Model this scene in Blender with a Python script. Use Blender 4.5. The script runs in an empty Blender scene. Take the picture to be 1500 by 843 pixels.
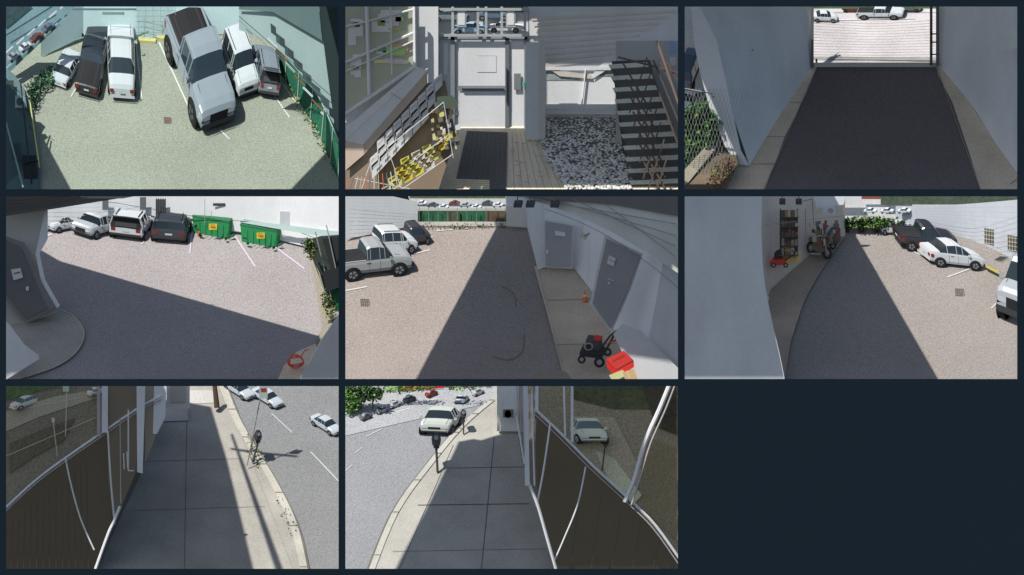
import bpy, bmesh, math, random
from mathutils import Vector, geometry
random.seed(7)
sc=bpy.context.scene
K=0.8
S=Vector((-0.45,-0.35,0.82)).normalized()
I={'s':(1.38,1.33,1.30),'w':(.78,.76,.76),'h':(.235,.252,.30),'k':(.195,.213,.262)}
def lin(v):
    v=v/255.0
    return v/12.92 if v<=.04045 else ((v+.055)/1.055)**2.4
KP={'asphalt':(.5,58,.11,.8,.9,.2),'conc':(.24,50,.26,1.5,.9,.2),'wall':(.06,30,.13,1.2,.8,.3),'plain':(.05,25,.05,2,.6,.4),
    'gloss':(.02,20,.03,2,.22,.6),'glass':(.03,8,.22,1.1,.08,.8),'metal':(.08,30,.1,2,.4,.5),'leaf':(.35,20,.3,3,.7,.2),'wood':(.18,30,.2,2,.6,.3)}
MC={}
def M(r,g,b,lit='s',kind='wall'):
    key=(r,g,b,lit,kind)
    if key in MC: return MC[key]
    a,fs,bb,ls,ro,sp=KP[kind]
    m=bpy.data.materials.new('%s_%d_%d_%d'%(kind,r,g,b)); m.use_nodes=True
    nt=m.node_tree; bs=nt.nodes['Principled BSDF']
    col=[min(.85,lin(v)/i) for v,i in zip((r,g,b),I[lit])]
    tc=nt.nodes.new('ShaderNodeTexCoord')
    mp=nt.nodes.new('ShaderNodeMapping'); nt.links.new(tc.outputs['Object'],mp.inputs['Vector'])
    if kind=='wood': mp.inputs['Scale'].default_value=(3,.4,.4)
    if kind=='wall': mp.inputs['Scale'].default_value=(1.6,1,.7)
    def nz(s,d):
        n=nt.nodes.new('ShaderNodeTexNoise'); n.inputs['Scale'].default_value=s; n.inputs['Detail'].default_value=d
        nt.links.new(mp.outputs[0],n.inputs['Vector']); return n.outputs['Fac']
    n1=nz(fs,2); n2=nz(ls,6)
    def ma(op,x,y):
        q=nt.nodes.new('ShaderNodeMath'); q.operation=op
        for i,v in enumerate((x,y)):
            if isinstance(v,(int,float)): q.inputs[i].default_value=v
            else: nt.links.new(v,q.inputs[i])
        return q.outputs[0]
    f=ma('ADD',ma('MULTIPLY',ma('SUBTRACT',n1,.5),a*3),ma('MULTIPLY',ma('SUBTRACT',n2,.5),bb*3))
    f=ma('MAXIMUM',ma('ADD',f,1.0),.15)
    vm=nt.nodes.new('ShaderNodeVectorMath'); vm.operation='SCALE'; vm.inputs[0].default_value=col
    nt.links.new(f,vm.inputs['Scale']); nt.links.new(vm.outputs[0],bs.inputs['Base Color'])
    bs.inputs['Roughness'].default_value=ro
    bs.inputs['Specular IOR Level'].default_value=sp
    if kind=='gloss':
        bs.inputs['Coat Weight'].default_value=.4
    MC[key]=m; return m
class Cell:
    def __init__(s,col,row,zc):
        s.x0=9+497*col; s.x1=s.x0+487; s.y0=10+278*row; s.y1=s.y0+267.5
        s.off=(2-row)*14+(2-col)*4.5; s.zc=zc; s.n=0
    def w(s,p,lift=0):
        g=p[2] if len(p)>2 else p[1]
        return Vector(((p[0]-750)*.01, s.off+(s.y1-g)*.01/K-lift, (421.5-p[1])*.01))
def gv(v): return Vector((v[0]*.01,-v[1]*.01/K,-v[1]*.01))
def uv(v): return Vector((v[0]*.01,0,-v[1]*.01))
SL=[]
def sunp(P,zc):
    t=(zc-P.z)/S.z; Q=P+S*t; return (Q.x,Q.y)
def tess(loops): 
    return geometry.tessellate_polygon([[Vector((p[0],p[1],0)) for p in l] for l in loops])
def shade3(c,loops3):
    lp=[[sunp(P,c.zc) for P in l] for l in loops3]
    SL.append((c.zc+.004*(len(SL)%40),lp))
def shade(c,pts,holes=()):
    shade3(c,[[c.w(p) for p in pts]]+[[c.w(p) for p in h] for h in holes])
def shade_all(c,holes=(),m=0):
    P=[]
    for x in (c.x0-m,c.x1+m):
        P+= [sunp(c.w((x,c.y1+m*.5)),c.zc),sunp(c.w((x,c.y0,c.y1+m*.5)),c.zc),sunp(c.w((x,c.y0)),c.zc)]
    idx=geometry.convex_hull_2d([Vector(p) for p in P])
    outer=[P[i] for i in idx]
    SL.append((c.zc,[outer]+[[sunp(c.w(p),c.zc) for p in h] for h in holes]))
def cr(pts,n=5):
    o=[]
    N=len(pts)
    for i in range(N-1):
        p0=pts[max(i-1,0)];p1=pts[i];p2=pts[i+1];p3=pts[min(i+2,N-1)]
        for j in range(n):
            t=j/n
            o.append(tuple(.5*((2*b)+(-a+d)*t+(2*a-5*b+4*d-e)*t*t+(-a+3*b-3*d+e)*t**3) for a,b,d,e in zip(p0,p1,p2,p3)))
    o.append(tuple(pts[-1])); return o
class B:
    def __init__(s,c,name,smooth=False): s.c=c;s.name=name;s.V=[];s.F=[];s.mi=[];s.m=[];s.sm=smooth
    def mid(s,m):
        if m not in s.m: s.m.append(m)
        return s.m.index(m)
    def add(s,vs,fs,m):
        o=len(s.V); s.V+=list(vs); k=s.mid(m)
        for f in fs: s.F.append([i+o for i in f]); s.mi.append(k)
    def poly(s,pts,m,lift=0,ex=0,sh=False):
        vs=[s.c.w(p,lift) for p in pts]; n=len(vs)
        t=tess([pts]); s.add(vs,[list(x) for x in t],m)
        if ex:
            bk=[v+Vector((0,ex,0)) for v in vs]
            s.add(vs+bk,[[i,(i+1)%n,(i+1)%n+n,i+n] for i in range(n)],m)
        if sh: shade3(s.c,[vs])
        return s
    def rect(s,x0,y0,x1,y1,g,m,lift=0,ex=0,sh=False):
        return s.poly([(x0,y0,g),(x1,y0,g),(x1,y1,g),(x0,y1,g)],m,lift,ex,sh)
    def strip(s,a,b,m,lift=0,sh=False):
        n=len(a); vs=[s.c.w(p,lift) for p in a]+[s.c.w(p,lift) for p in b]
        s.add(vs,[[i,i+1,n+i+1,n+i] for i in range(n-1)],m)
        if sh: shade3(s.c,[vs[:n]+vs[n:][::-1]])
        return s
    def line(s,p,q,w,m,lift=.012):
        dx,dy=q[0]-p[0],q[1]-p[1]; L=math.hypot(dx,dy) or 1; nx,ny=-dy/L*w/2,dx/L*w/2
        g=lambda a:(a[2],) if len(a)>2 else ()
        return s.poly([(p[0]+nx,p[1]+ny)+g(p),(q[0]+nx,q[1]+ny)+g(q),(q[0]-nx,q[1]-ny)+g(q),(p[0]-nx,p[1]-ny)+g(p)],m,lift)
    def tube3(s,P,Q,r,m,n=6,r2=None):
        d=(Q-P)
        if d.length<1e-6: return s
        d=d.normalized(); a=d.cross(Vector((0.3,1,0.2))).normalized(); b=d.cross(a); r2=r if r2 is None else r2
        vs=[P+(a*math.cos(t*2*math.pi/n)+b*math.sin(t*2*math.pi/n))*r for t in range(n)]+[Q+(a*math.cos(t*2*math.pi/n)+b*math.sin(t*2*math.pi/n))*r2 for t in range(n)]
        s.add(vs,[[i,(i+1)%n,(i+1)%n+n,i+n] for i in range(n)]+[list(range(n)),list(range(n,2*n))],m); return s
    def tube(s,p,q,r,m,lift=.02,n=6,r2=None):
        return s.tube3(s.c.w(p,lift),s.c.w(q,lift),r*.01,m,n,None if r2 is None else r2*.01)
    def path(s,pts,r,m,lift=.02):
        for a,b in zip(pts,pts[1:]): s.tube(a,b,r,m,lift)
        return s
    def abox(s,O,L,W,H,m,h0=(0,0),top=None,flare=1.0,lift=0):
        G=s.c.w(O,lift)+uv(h0); L=gv(L)/2;W=gv(W)/2;H=uv(H)
        b=[G-L-W,G+L-W,G+L+W,G-L+W]; t=[G+(v-G)*flare+H for v in b]
        s.add(b+t,[[0,1,5,4],[1,2,6,5],[2,3,7,6],[3,0,4,7]],m); s.add(t,[[0,1,2,3]],top or m); return s
    def disc(s,p,rx,ry,m,lift=0,n=14,ex=0):
        g=p[2] if len(p)>2 else p[1]
        return s.poly([(p[0]+rx*math.cos(i*2*math.pi/n),p[1]+ry*math.sin(i*2*math.pi/n),g) for i in range(n)],m,lift,ex)
    def leaves(s,pts,g,n,size,ms,dep=.3,lift=.05):
        xs=[p[0] for p in pts]; ys=[p[1] for p in pts]
        t=tess([pts]); T=[]
        for f in t:
            a,b,d=[Vector((pts[i][0],pts[i][1])) for i in f]; T.append((abs((b-a).cross(d-a)),a,b,d))
        cl=[(random.uniform(min(xs),max(xs)),random.uniform(min(ys),max(ys)),random.choice(ms)) for _ in range(14)]
        for _ in range(n):
            tr=random.choices(T,weights=[q[0] for q in T])[0]
            u,v=random.random(),random.random()
            if u+v>1:u,v=1-u,1-v
            p=tr[1]+(tr[2]-tr[1])*u+(tr[3]-tr[1])*v
            P=s.c.w((p.x+random.gauss(0,2),p.y+random.gauss(0,2),g if g else p.y),lift)+Vector((0,-random.random()*dep,0))
            m=min(cl,key=lambda q:(q[0]-p.x)**2+(q[1]-p.y)**2)[2] if random.random()<.6 else random.choice(ms)
            a=Vector((random.gauss(0,1),random.gauss(0,1),random.gauss(0,1))).normalized()*size*.01*random.uniform(.5,1.3)
            b=a.cross(Vector((random.gauss(0,1),random.gauss(0,1),random.gauss(0,1)))).normalized()*size*.006
            s.add([P-a,P+b,P+a,P-b],[[0,1,2,3]],m)
        return s
    def done(s,clip=True):
        me=bpy.data.meshes.new(s.name); me.from_pydata([tuple(v) for v in s.V],[],s.F)
        for m in s.m: me.materials.append(m)
        me.polygons.foreach_set('material_index',s.mi)
        bm=bmesh.new(); bm.from_mesh(me)
        if clip:
            c=s.c; X0=(c.x0-750)*.01;X1=(c.x1-750)*.01;Z1=(421.5-c.y0)*.01;Z0=(421.5-c.y1)*.01
            for co,no in (((X0,0,0),(-1,0,0)),((X1,0,0),(1,0,0)),((0,0,Z0),(0,0,-1)),((0,0,Z1),(0,0,1))):
                bmesh.ops.bisect_plane(bm,geom=bm.verts[:]+bm.edges[:]+bm.faces[:],plane_co=co,plane_no=no,clear_outer=True)
        bmesh.ops.recalc_face_normals(bm,faces=bm.faces[:])
        for f in bm.faces:
            f.smooth=s.sm
        bm.to_mesh(me); bm.free()
        ob=bpy.data.objects.new(s.name,me); sc.collection.objects.link(ob)
        if s.sm:
            try: me.set_sharp_from_angle(angle=math.radians(32))
            except Exception: pass
        return ob
ST={'sedan':([(0,.40,.26,.50,.53,.34),(.02,.45,.2,.58,.66,.40),(.17,.49,.17,.64,.70,.43),(.31,.5,.17,.65,.95,.37),(.48,.5,.16,.64,1,.37),(.59,.5,.16,.63,.95,.36),(.74,.5,.16,.61,.67,.44),(.88,.49,.16,.57,.62,.42),(.97,.46,.18,.50,.54,.40),(1,.41,.24,.42,.45,.36)],(2,6),(2,5)),
 'suv':([(0,.44,.26,.50,.55,.40),(.015,.48,.2,.60,.64,.44),(.05,.5,.17,.62,.95,.40),(.10,.5,.17,.62,1,.40),(.33,.5,.17,.62,1.01,.40),(.55,.5,.17,.61,.98,.39),(.60,.5,.17,.61,.95,.38),(.73,.5,.17,.60,.66,.44),(.9,.49,.17,.57,.61,.44),(.975,.47,.19,.52,.55,.41),(1,.43,.24,.42,.45,.38)],(1,7),(1,6)),
 'pickup':([(0,.47,.26,.55,.56,.46),(.01,.49,.22,.60,.61,.47),(.06,.5,.2,.60,.61,.47),(.36,.5,.2,.60,.61,.47),(.38,.5,.2,.61,.95,.40),(.42,.5,.2,.61,1,.40),(.55,.5,.2,.61,1,.40),(.62,.5,.2,.61,.94,.39),(.73,.5,.2,.61,.67,.45),(.92,.5,.2,.58,.62,.45),(.98,.48,.2,.52,.56,.43),(1,.45,.26,.42,.46,.40)],(3,8),(3,7))}
def car(c,name,typ,O,L,W,H,col,lit='s',wheel=.082,tail=True,glass=(45,55,58),hatch=False,rim=(150,150,150)):
    b=B(c,name,True)
    body=M(*col,lit,'gloss'); gl=M(*glass,lit,'glass'); bk=M(28,28,30,lit,'plain'); rm=M(*rim,lit,'metal'); trim=M(60,60,62,lit,'plain')
    G=c.w(O,.02); LV=gv(L);WV=gv(W);HV=uv(H)
    def T(u,v,h): return G+LV*(u-.5)+WV*v+HV*h
    st,(g0,g1),(r0,r1)=ST[typ]; n=len(st)
    vs=[]
    for (u,hw,si,be,tp,tw) in st:
        row=[(-hw*.9,si),(-hw,si+.12),(-hw*1.0,be-.08),(-hw*.96,be),(-tw,tp-.02),(-tw*.8,tp),(0,tp+.012)]
        row=row+[(-x,y) for x,y in row[-2::-1]]
        vs+= [T(u,x,y) for x,y in row]
    R=13
    for i in range(n-1):
        for j in range(R-1):
            m=body
            if g0<=i<g1 and j in (3,8): m=gl
            if j in (4,5,6,7):
                if i in (r0,) and typ!='pickup': m=gl
                if typ=='pickup' and i==3: m=gl
                if i==r1: m=gl
                if typ=='pickup' and i in(1,2): m=bk
            if hatch and i in (0,1,2) and j in range(3,9): m=bk
            k=i*R+j; b.add([vs[k],vs[k+1],vs[k+R+1],vs[k+R]],[[0,1,2,3]],m)
    b.add(vs[:R],[list(range(R))],body); b.add(vs[-R:],[list(range(R))],body)
    b.add([vs[i*R] for i in range(n)]+[vs[i*R+R-1] for i in range(n)],[[i,i+1,n+i+1,n+i] for i in range(n-1)],bk)
    pr=WV.length*.016
    for i in range(g0,g1+1):
        for j,jj in ((3,4),(9,8)): b.tube3(vs[i*R+j],vs[i*R+jj],pr,body,5)
    for i in range(g0+1,g1):
        for j in (4,8): b.tube3(vs[i*R+j],vs[(i+1)*R+j] if i+1<g1 else vs[i*R+j],pr,body,5)
    def q(u,v0,v1,h0,h1,m): b.add([T(u,v0,h0),T(u,v1,h0),T(u,v1,h1),T(u,v0,h1)],[[0,1,2,3]],m)
    hl=M(225,228,230,lit,'glass'); rd=M(150,25,22,lit,'gloss'); wt=M(220,220,215,lit,'plain')
    for sg in (-1,1):
        q(-.012,sg*.30,sg*.43,.42,.56,rd); q(1.008,sg*.24,sg*.41,.38,.47,hl)
        b.add([T(.0,sg*.485,.42),T(.05,sg*.507,.42),T(.05,sg*.507,.56),T(.0,sg*.485,.56)],[[0,1,2,3]],rd)
        b.add([T(.95,sg*.495,.40),T(.995,sg*.46,.38),T(.995,sg*.46,.47),T(.95,sg*.49,.51)],[[0,1,2,3]],hl)
        X=[T(.68,sg*.5,.6),T(.70,sg*.6,.6),T(.70,sg*.6,.7),T(.68,sg*.5,.69),T(.665,sg*.6,.6),T(.665,sg*.6,.7)]
        b.add(X,[[0,1,2,3],[1,4,5,2],[0,4,5,3]],body)
        b.add([T(.36,sg*.515,.52),T(.42,sg*.515,.52),T(.42,sg*.515,.545),T(.36,sg*.515,.545)],[[0,1,2,3]],trim)
    q(-.014,-.1,.1,.40,.48,wt); q(1.01,-.2,.2,.34,.44,bk); q(1.012,-.42,.42,.2,.27,trim); q(-.014,-.46,.46,.22,.32,trim if typ!='sedan' else body)
    for v in (-.36,.36): b.add([T(.76,v,.685),T(.96,v,.575),T(.96,v*1.03,.57),T(.76,v*1.03,.68)],[[0,1,2,3]],trim)
    if typ=='suv':
        for v in (-.33,.33): b.tube3(T(.12,v,1.04),T(.55,v,1.03),pr*.9,trim,5)
    if typ=='pickup':
        q(1.012,-.24,.24,.30,.50,bk); q(1.016,-.46,.46,.22,.32,trim)
        for v in (-.47,.47): b.add([T(.02,v*.9,.615),T(.36,v*.9,.615),T(.36,v*1.02,.615),T(.02,v*1.02,.615)],[[0,1,2,3]],body)
        for k in range(5): b.add([T(.04,-.3+k*.15,.615),T(.35,-.3+k*.15,.615),T(.35,-.28+k*.15,.615),T(.04,-.28+k*.15,.615)],[[0,1,2,3]],trim)
    rh=.21
    for u in (.17,.81):
        for sg in (-1,1):
            def ring(v,k,m,vin=None):
                N=16
                p=[T(u+wheel*k*math.cos(t*2*math.pi/N),v,rh*.97+rh*k*math.sin(t*2*math.pi/N)) for t in range(N)]
                b.add(p,[list(range(N))],m)
                if vin is not None:
                    p2=[T(u+wheel*k*math.cos(t*2*math.pi/N),vin,rh*.97+rh*k*math.sin(t*2*math.pi/N)) for t in range(N)]
                    b.add(p+p2,[[i,(i+1)%N,(i+1)%N+N,i+N] for i in range(N)],m)
            ring(sg*.503,1.18,bk); ring(sg*.52,1.0,M(22,22,24,lit,'plain'),sg*.34); ring(sg*.528,.6,rm); ring(sg*.532,.18,bk)
            for a in range(5):
                t=a*2*math.pi/5; P=T(u,sg*.531,rh*.97); Q=T(u+wheel*.58*math.cos(t+.3),sg*.531,rh*.97+rh*.58*math.sin(t+.3))
                Q2=T(u+wheel*.58*math.cos(t+.75),sg*.531,rh*.97+rh*.58*math.sin(t+.75)); b.add([P,Q,Q2],[[0,1,2]],bk)
    if hatch:
        b.add([T(.06,-.4,1.0),T(.06,.4,1.0),T(-.12,.38,1.16),T(-.12,-.38,1.16)],[[0,1,2,3]],body)
        b.add([T(.03,-.32,1.03),T(.03,.32,1.03),T(-.08,.30,1.135),T(-.08,-.30,1.135)],[[0,1,2,3]],gl)
        for v in (-.36,.36): b.tube3(T(.05,v,.8),T(-.08,v,1.12),pr*.6,bk,5)
        b.add([T(-.005,-.34,.62),T(-.005,.34,.62),T(.03,.3,.78),T(.03,-.3,.78)],[[0,1,2,3]],trim)
    for u in ((.33,.5,.68) if typ!='pickup' else (.4,.55,.7)):
        for sg in (-1,1):
            b.add([T(u,sg*.504,.24),T(u+.004,sg*.504,.24),T(u+.004,sg*.503,.58),T(u,sg*.503,.58)],[[0,1,2,3]],trim)
    return b.done()
def drain(c,p,r,col,lit='s'):
    b=B(c,'storm_drain_grate')
    m=M(*col,lit,'plain')
    for i in range(5):
        x=p[0]-r+2*r*i/4; b.line((x,p[1]-r*.8),(x+1.5,p[1]+r*.8),.9,m)
        y=p[1]-r*.8+1.6*r*i/4; b.line((p[0]-r,y),(p[0]+r,y+.5),.7,m,.014)
    b.done()
def cone(c,p,s,lit='s'):
    b=B(c,'traffic_cone',True); m=M(230,66,35,lit,'plain')
    b.abox(p,(s*.9,0),(0,s*.45),(0,-s*.08),m)
    b.tube((p[0],p[1]-1,p[1]),(p[0],p[1]-s*1.25,p[1]),s*.34,m,.03,10,s*.07)
    b.tube((p[0],p[1]-s*.55,p[1]),(p[0],p[1]-s*.8,p[1]),s*.24,M(225,120,90,lit,'plain'),.032,10,s*.18); b.done()
c1=Cell(0,0,6.2); c2=Cell(1,0,6.2); c3=Cell(2,0,6.2); c4=Cell(0,1,4.7); c5=Cell(1,1,4.7); c6=Cell(2,1,4.7); c7=Cell(0,2,4.7); c8=Cell(1,2,4.7)
def cell1():
    c=c1
    g=B(c,'asphalt_parking_lot'); g.poly([(0,0),(500,0),(500,280),(0,280)],M(164,170,152,'s','asphalt')); g.done()
    w=B(c,'concrete_block_wall'); wm=M(186,212,208,'w'); 
    w.strip([(60,84,84),(122,54,60),(188,46,58),(200,58,58),(255,52,52),(360,50,50)],[(60,0,84),(122,0,60),(188,0,58),(200,0,58),(255,0,52),(360,0,50)],wm,.02)
    ln=M(140,166,164,'w')
    for y in (16,24,32,40,48): w.line((198,y,60),(258,y,58),.7,ln,.05)
    for i,x in enumerate(range(202,258,11)): w.line((x,10,60),(x+1,50,60),.6,ln,.05)
    w.line((100,14,84),(200,14,64),3,M(110,140,142,'w'),.06); w.rect(150,18,182,22,66,M(120,146,146,'w'),.06)
    w.done()
    st=B(c,'street'); st.poly([(0,0,84),(118,0,84),(84,40,84),(0,120,84)],M(120,150,156,'w','conc'),.45); 
    st.poly([(0,0,84),(60,0,84),(0,50,84)],M(60,84,88,'w','leaf'),.46)
    for i in range(6): st.line((8+i*16,78-i*13,84),(19+i*16,68-i*13,84),2.4,M(215,225,228,'w','gloss'),.5)
    st.line((9,52,84),(76,10,84),2,M(60,80,86,'w'),.5); st.line((9,100,84),(84,34,84),1.2,M(180,200,200,'w'),.5); st.line((9,106,84),(88,36,84),.8,M(60,80,80,'w'),.5); st.done()
    for i,cl in enumerate(((150,165,172),(210,220,224),(120,60,50),(96,112,130))): car(c,'reflected_car','sedan',(20+i*17,86-i*14,125),(16,-10),(6,5),(0,-8),cl)
    b=B(c,'dark_building_wall')
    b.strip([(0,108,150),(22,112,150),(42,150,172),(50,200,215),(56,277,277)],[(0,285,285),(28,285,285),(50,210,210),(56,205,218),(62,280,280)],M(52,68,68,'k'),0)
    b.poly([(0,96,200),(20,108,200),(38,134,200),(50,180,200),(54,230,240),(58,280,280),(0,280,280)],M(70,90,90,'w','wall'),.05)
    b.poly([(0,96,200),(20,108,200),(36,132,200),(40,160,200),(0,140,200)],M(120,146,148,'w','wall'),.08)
    b.rect(12,118,20,150,200,M(60,80,82,'w','glass'),.12); b.rect(22,140,36,158,200,M(150,170,168,'w'),.3,.1); b.disc((29,149,200),5,6,M(70,86,86,'w'),.32)
    for y in (120,160,175,205,235): b.line((9,y,200),(50,y+32,215),1.1,M(48,60,62,'w'),.12)
    b.rect(10,178,22,205,200,M(40,54,56,'w','glass'),.13); b.rect(24,184,36,214,200,M(90,112,112,'w'),.13)
    b.tube((44,150,210),(58,246,250),1.0,M(190,185,120,'w'),.2); b.tube((30,120,210),(46,270,260),1.2,M(40,52,54,'w'),.2); b.tube((9,180,230),(34,275,270),1.4,M(120,140,140,'w'),.25)
    b.rect(18,210,30,235,250,M(60,74,72,'w'),.1); b.done()
    t=B(c,'trash_bin'); t.abox((46,262),(20,0),(0,16),(-3,-26),M(40,50,58,'s','plain'),top=M(28,34,40,'s','plain')); t.tube((36,240,262),(56,236,262),1.2,M(30,36,40,'s'),.1); t.done()
    lv=[M(56,96,66,'s','leaf'),M(84,130,92,'s','leaf'),M(34,62,48,'s','leaf'),M(120,156,116,'s','leaf')]
    B(c,'hedge').leaves([(40,128),(58,110),(74,98),(82,108),(78,120),(60,132),(52,156),(46,160)],None,700,2.6,lv,.08,.1).done()
    y=M(222,216,140,'s','plain')
    for p,q in (((198,60),(228,63)),((230,57),(254,60))):
        b=B(c,'yellow_parking_stop'); b.abox(((p[0]+q[0])/2,(p[1]+q[1])/2),(q[0]-p[0],2),(0,5),(0,-4),y); b.done()
    b=B(c,'parking_line'); wl=M(228,235,225,'s','plain')
    b.line((199,62),(208,146),2,wl); b.line((233,62),(277,158),2.2,wl); b.line((396,132),(424,172),1.6,wl); b.line((412,120),(446,168),1.4,wl); b.line((118,118),(104,142),1.6,wl); b.line((322,190),(336,204),1.6,wl);b.done()
    drain(c,(245,176),5,(130,96,90))
    car(c,'white_sedan_car','sedan',(97,106),(24,-46),(26,10),(0,-19),(215,225,225))
    car(c,'dark_pickup_truck','pickup',(139,96),(22,-98),(35,10),(-3,-32),(48,56,62),glass=(60,75,80))
    car(c,'white_sedan_car','sedan',(178,102),(-2,-98),(40,3),(-1,-38),(222,230,228),glass=(50,62,66))
    car(c,'silver_pickup_truck','pickup',(290,124),(54,142),(54,-20),(8,-66),(160,173,178),wheel=.1,glass=(50,64,70),rim=(90,94,96))
    car(c,'white_suv','suv',(350,112),(26,70),(32,-12),(4,-46),(226,234,232))
    car(c,'silver_suv','suv',(388,118),(-10,-58),(32,5),(5,-42),(140,154,160),hatch=True)
    f=B(c,'green_mesh_fence'); gm=M(46,112,86,'s','leaf')
    bs=cr([(404,98,98),(430,138,138),(460,184,184),(484,238,238),(500,275,275)]); tp=cr([(404,70,98),(432,98,138),(465,140,184),(488,188,238),(502,222,275)])
    f.strip(bs,tp,gm,.02)
    for i in range(0,len(bs),3): f.tube(bs[i],(tp[i][0],tp[i][1]-4,tp[i][2]),.8,M(150,165,150,'w'),.04)
    f.path(tp,.7,M(150,170,160,'w'),.04); f.done()
    b=B(c,'white_building'); Q=200
    b.poly([(350,0,Q),(500,0,Q),(500,222,Q),(488,188,Q),(465,140,Q),(432,98,Q),(404,70,Q),(385,56,Q),(350,44,Q)],M(166,188,184,'w'),.0)
    b.poly([(466,0,Q),(500,0,Q),(500,214,Q),(490,184,Q),(480,110,Q)],M(44,60,60,'w'),.04)  # dark sheet: edge vignette painted over the building
    b.poly([(350,0,Q),(466,0,Q),(472,60,Q),(400,18,Q),(350,14,Q)],M(104,128,126,'w'),.03)
    for i in range(7):
        x=396+i*13; yy=34+i*18; b.poly([(x,yy,Q),(x+8,yy+6,Q),(x+9,yy+20,Q),(x+1,yy+14,Q)],M(60,80,85,'w','glass'),.06)
        if i%2: b.line((x-4,yy+22,Q),(x+12,yy+38,Q),2,M(150,90,80,'w'),.07)
        else: b.line((x-4,yy+22,Q),(x+10,yy+36,Q),3,M(206,220,216,'w'),.07)
    b.line((350,24,Q),(484,140,Q),1.2,M(90,110,110,'w'),.08); b.line((350,30,Q),(470,140,Q),.7,M(120,140,138,'w'),.08); b.done()
    B(c,'weeds').leaves([(398,92),(406,92),(440,142),(470,192),(492,250),(487,250),(458,192),(430,144)],None,300,2.2,[M(150,165,90,'s','leaf'),M(90,125,70,'s','leaf'),M(190,190,130,'s','leaf')],.04).done()
    shade(c,[(40,190),(58,192),(108,285),(0,285)]); shade(c,[(500,200),(500,290),(414,290)]); shade(c,[(0,160,200),(40,160,200),(50,190,215),(58,280,280),(0,280,280)])
    shade(c,[(478,0,200),(504,0,200),(504,240,275),(490,190,238)])
def cell2():
    c=c2
    w=B(c,'lobby_wall'); wm=M(146,146,149,'k')
    w.poly([(500,0,176),(1000,0,176),(1000,200,176),(500,200,176)],wm); 
    w.rect(770,10,790,60,170,M(166,166,168,'k'),.05); w.done()
    f=B(c,'wood_plank_floor'); f.poly([(500,180),(1000,180),(1000,285),(500,285)],M(128,120,114,'h','wood'),.03)
    for i in range(8): f.line((744+i*6,194),(742+i*11.5,280),.7,M(96,90,86,'h'),.04)
    for i in range(16):
        x=744+random.random()*60; y=196+random.random()*75; f.line((x,y),(x+7,y),.6,M(92,86,82,'h'),.04)
    f.done()
    m=B(c,'door_mat'); m.poly([(684,192),(743,194),(741,285),(663,285)],M(56,57,60,'h','asphalt'),.05,.0)
    for i in range(9): m.line((684+i*6.6,193),(666+i*8.6,280),.5,M(70,70,73,'h'),.055)
    m.done()
    m=B(c,'floor_rug'); m.poly([(657,262),(717,264),(717,285),(650,285)],M(150,125,115,'h','conc'),.06)
    for i in range(6): m.line((654,265+i*3),(717,266+i*3),.6,M(110,86,80,'h'),.07)
    m.done()
    g=B(c,'gravel_bed'); 
    reg=[(784,200),(800,166),(902,168),(915,200),(926,285),(836,285)]
    g.poly(reg,M(66,66,66,'h','conc'),.05)
    gm=[M(150,150,148,'h','plain'),M(118,118,116,'h','plain'),M(164,164,160,'h','plain'),M(96,98,100,'h','plain')]
    ico=[(0,0,1)]+[(math.cos(t*1.2566),math.sin(t*1.2566),.2) for t in range(5)]
    for k in range(2600):
        y=166+random.random()**.9*112; x=785+random.random()*140
        le=800-(y-166)*.47 if y<200 else 784+(y-200)*.61; ri=902+(y-166)*.2
        if not(le-2<x<ri): continue
        r=(1.1+ (y-166)*.011)*random.uniform(.7,1.4); P=c.w((x,y),.07); a=random.random()*6
        vs=[]
        for (p,q,h) in ico:
            p2,q2=p*math.cos(a)-q*math.sin(a),p*math.sin(a)+q*math.cos(a)*.7
            vs.append(P+gv((p2*r*1.25,q2*r*.8))+Vector((0,-h*r*.007,h*r*.006)))
        g.add(vs,[[0,1,2],[0,2,3],[0,3,4],[0,4,5],[0,5,1]],random.choice(gm))
    g.done()
    o=B(c,'street'); o.rect(636,8,774,56,176,M(222,226,226,'w','conc'),.03)
    o.rect(640,8,772,18,176,M(96,120,92,'w','leaf'),.04); o.done()
    for x,y,cl in ((690,48,(150,180,200)),(742,46,(210,215,220)),(660,30,(120,130,135)),(725,28,(90,110,130))): car(c,'reflected_car','sedan',(x,y,182),(50,0),(4,-4),(0,-15),cl,'w')
    A=176
    wf=M(170,172,175,'w','metal'); gf=M(150,152,155,'k','metal')
    t=B(c,'transom_window')
    for x in (641,663,700,712,735,769): t.rect(x-1.8,8,x+1.8,54,A,wf,.22,.02)
    for y in (14,52): t.rect(636,y-2,774,y+2,A,wf,.23,.02)
    for x in (676,748): t.poly([(x-7,14,A),(x+7,14,A),(x+7,40,A),(x-7,40,A)],wf,.21).rect(x-5,17,x+5,37,A,M(220,222,220,'w'),.215)
    t.done()
    d=B(c,'glass_entrance_door')
    d.rect(660,54,748,192,A,M(190,192,194,'w','metal'),.14,.03)
    fr=M(250,246,240,'w','wall')
    d.rect(672,62,740,126,A,fr,.16); d.rect(674,134,740,187,A,M(240,232,222,'w','wall'),.16)
    d.rect(699,82,727,106,A,M(254,254,250,'w'),.165); d.rect(698,81,728,82,A,M(200,200,198,'w'),.167); d.rect(670,126,742,134,A,M(128,132,136,'w','metal'),.17)
    d.tube((676,130,A),(738,130,A),1.4,M(90,94,98,'w','metal'),.19); d.tube((742,100,A),(742,150,A),1.2,M(70,74,78,'w','metal'),.2)
    d.rect(740,56,746,192,A,M(108,110,114,'w','metal'),.18,.01); d.rect(660,54,666,192,A,M(130,132,136,'w','metal'),.18,.01); d.rect(644,54,772,59,A,M(150,152,156,'w','metal'),.18,.01)
    d.rect(765,121,771,127,A,M(70,170,150,'w'),.2)
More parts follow.
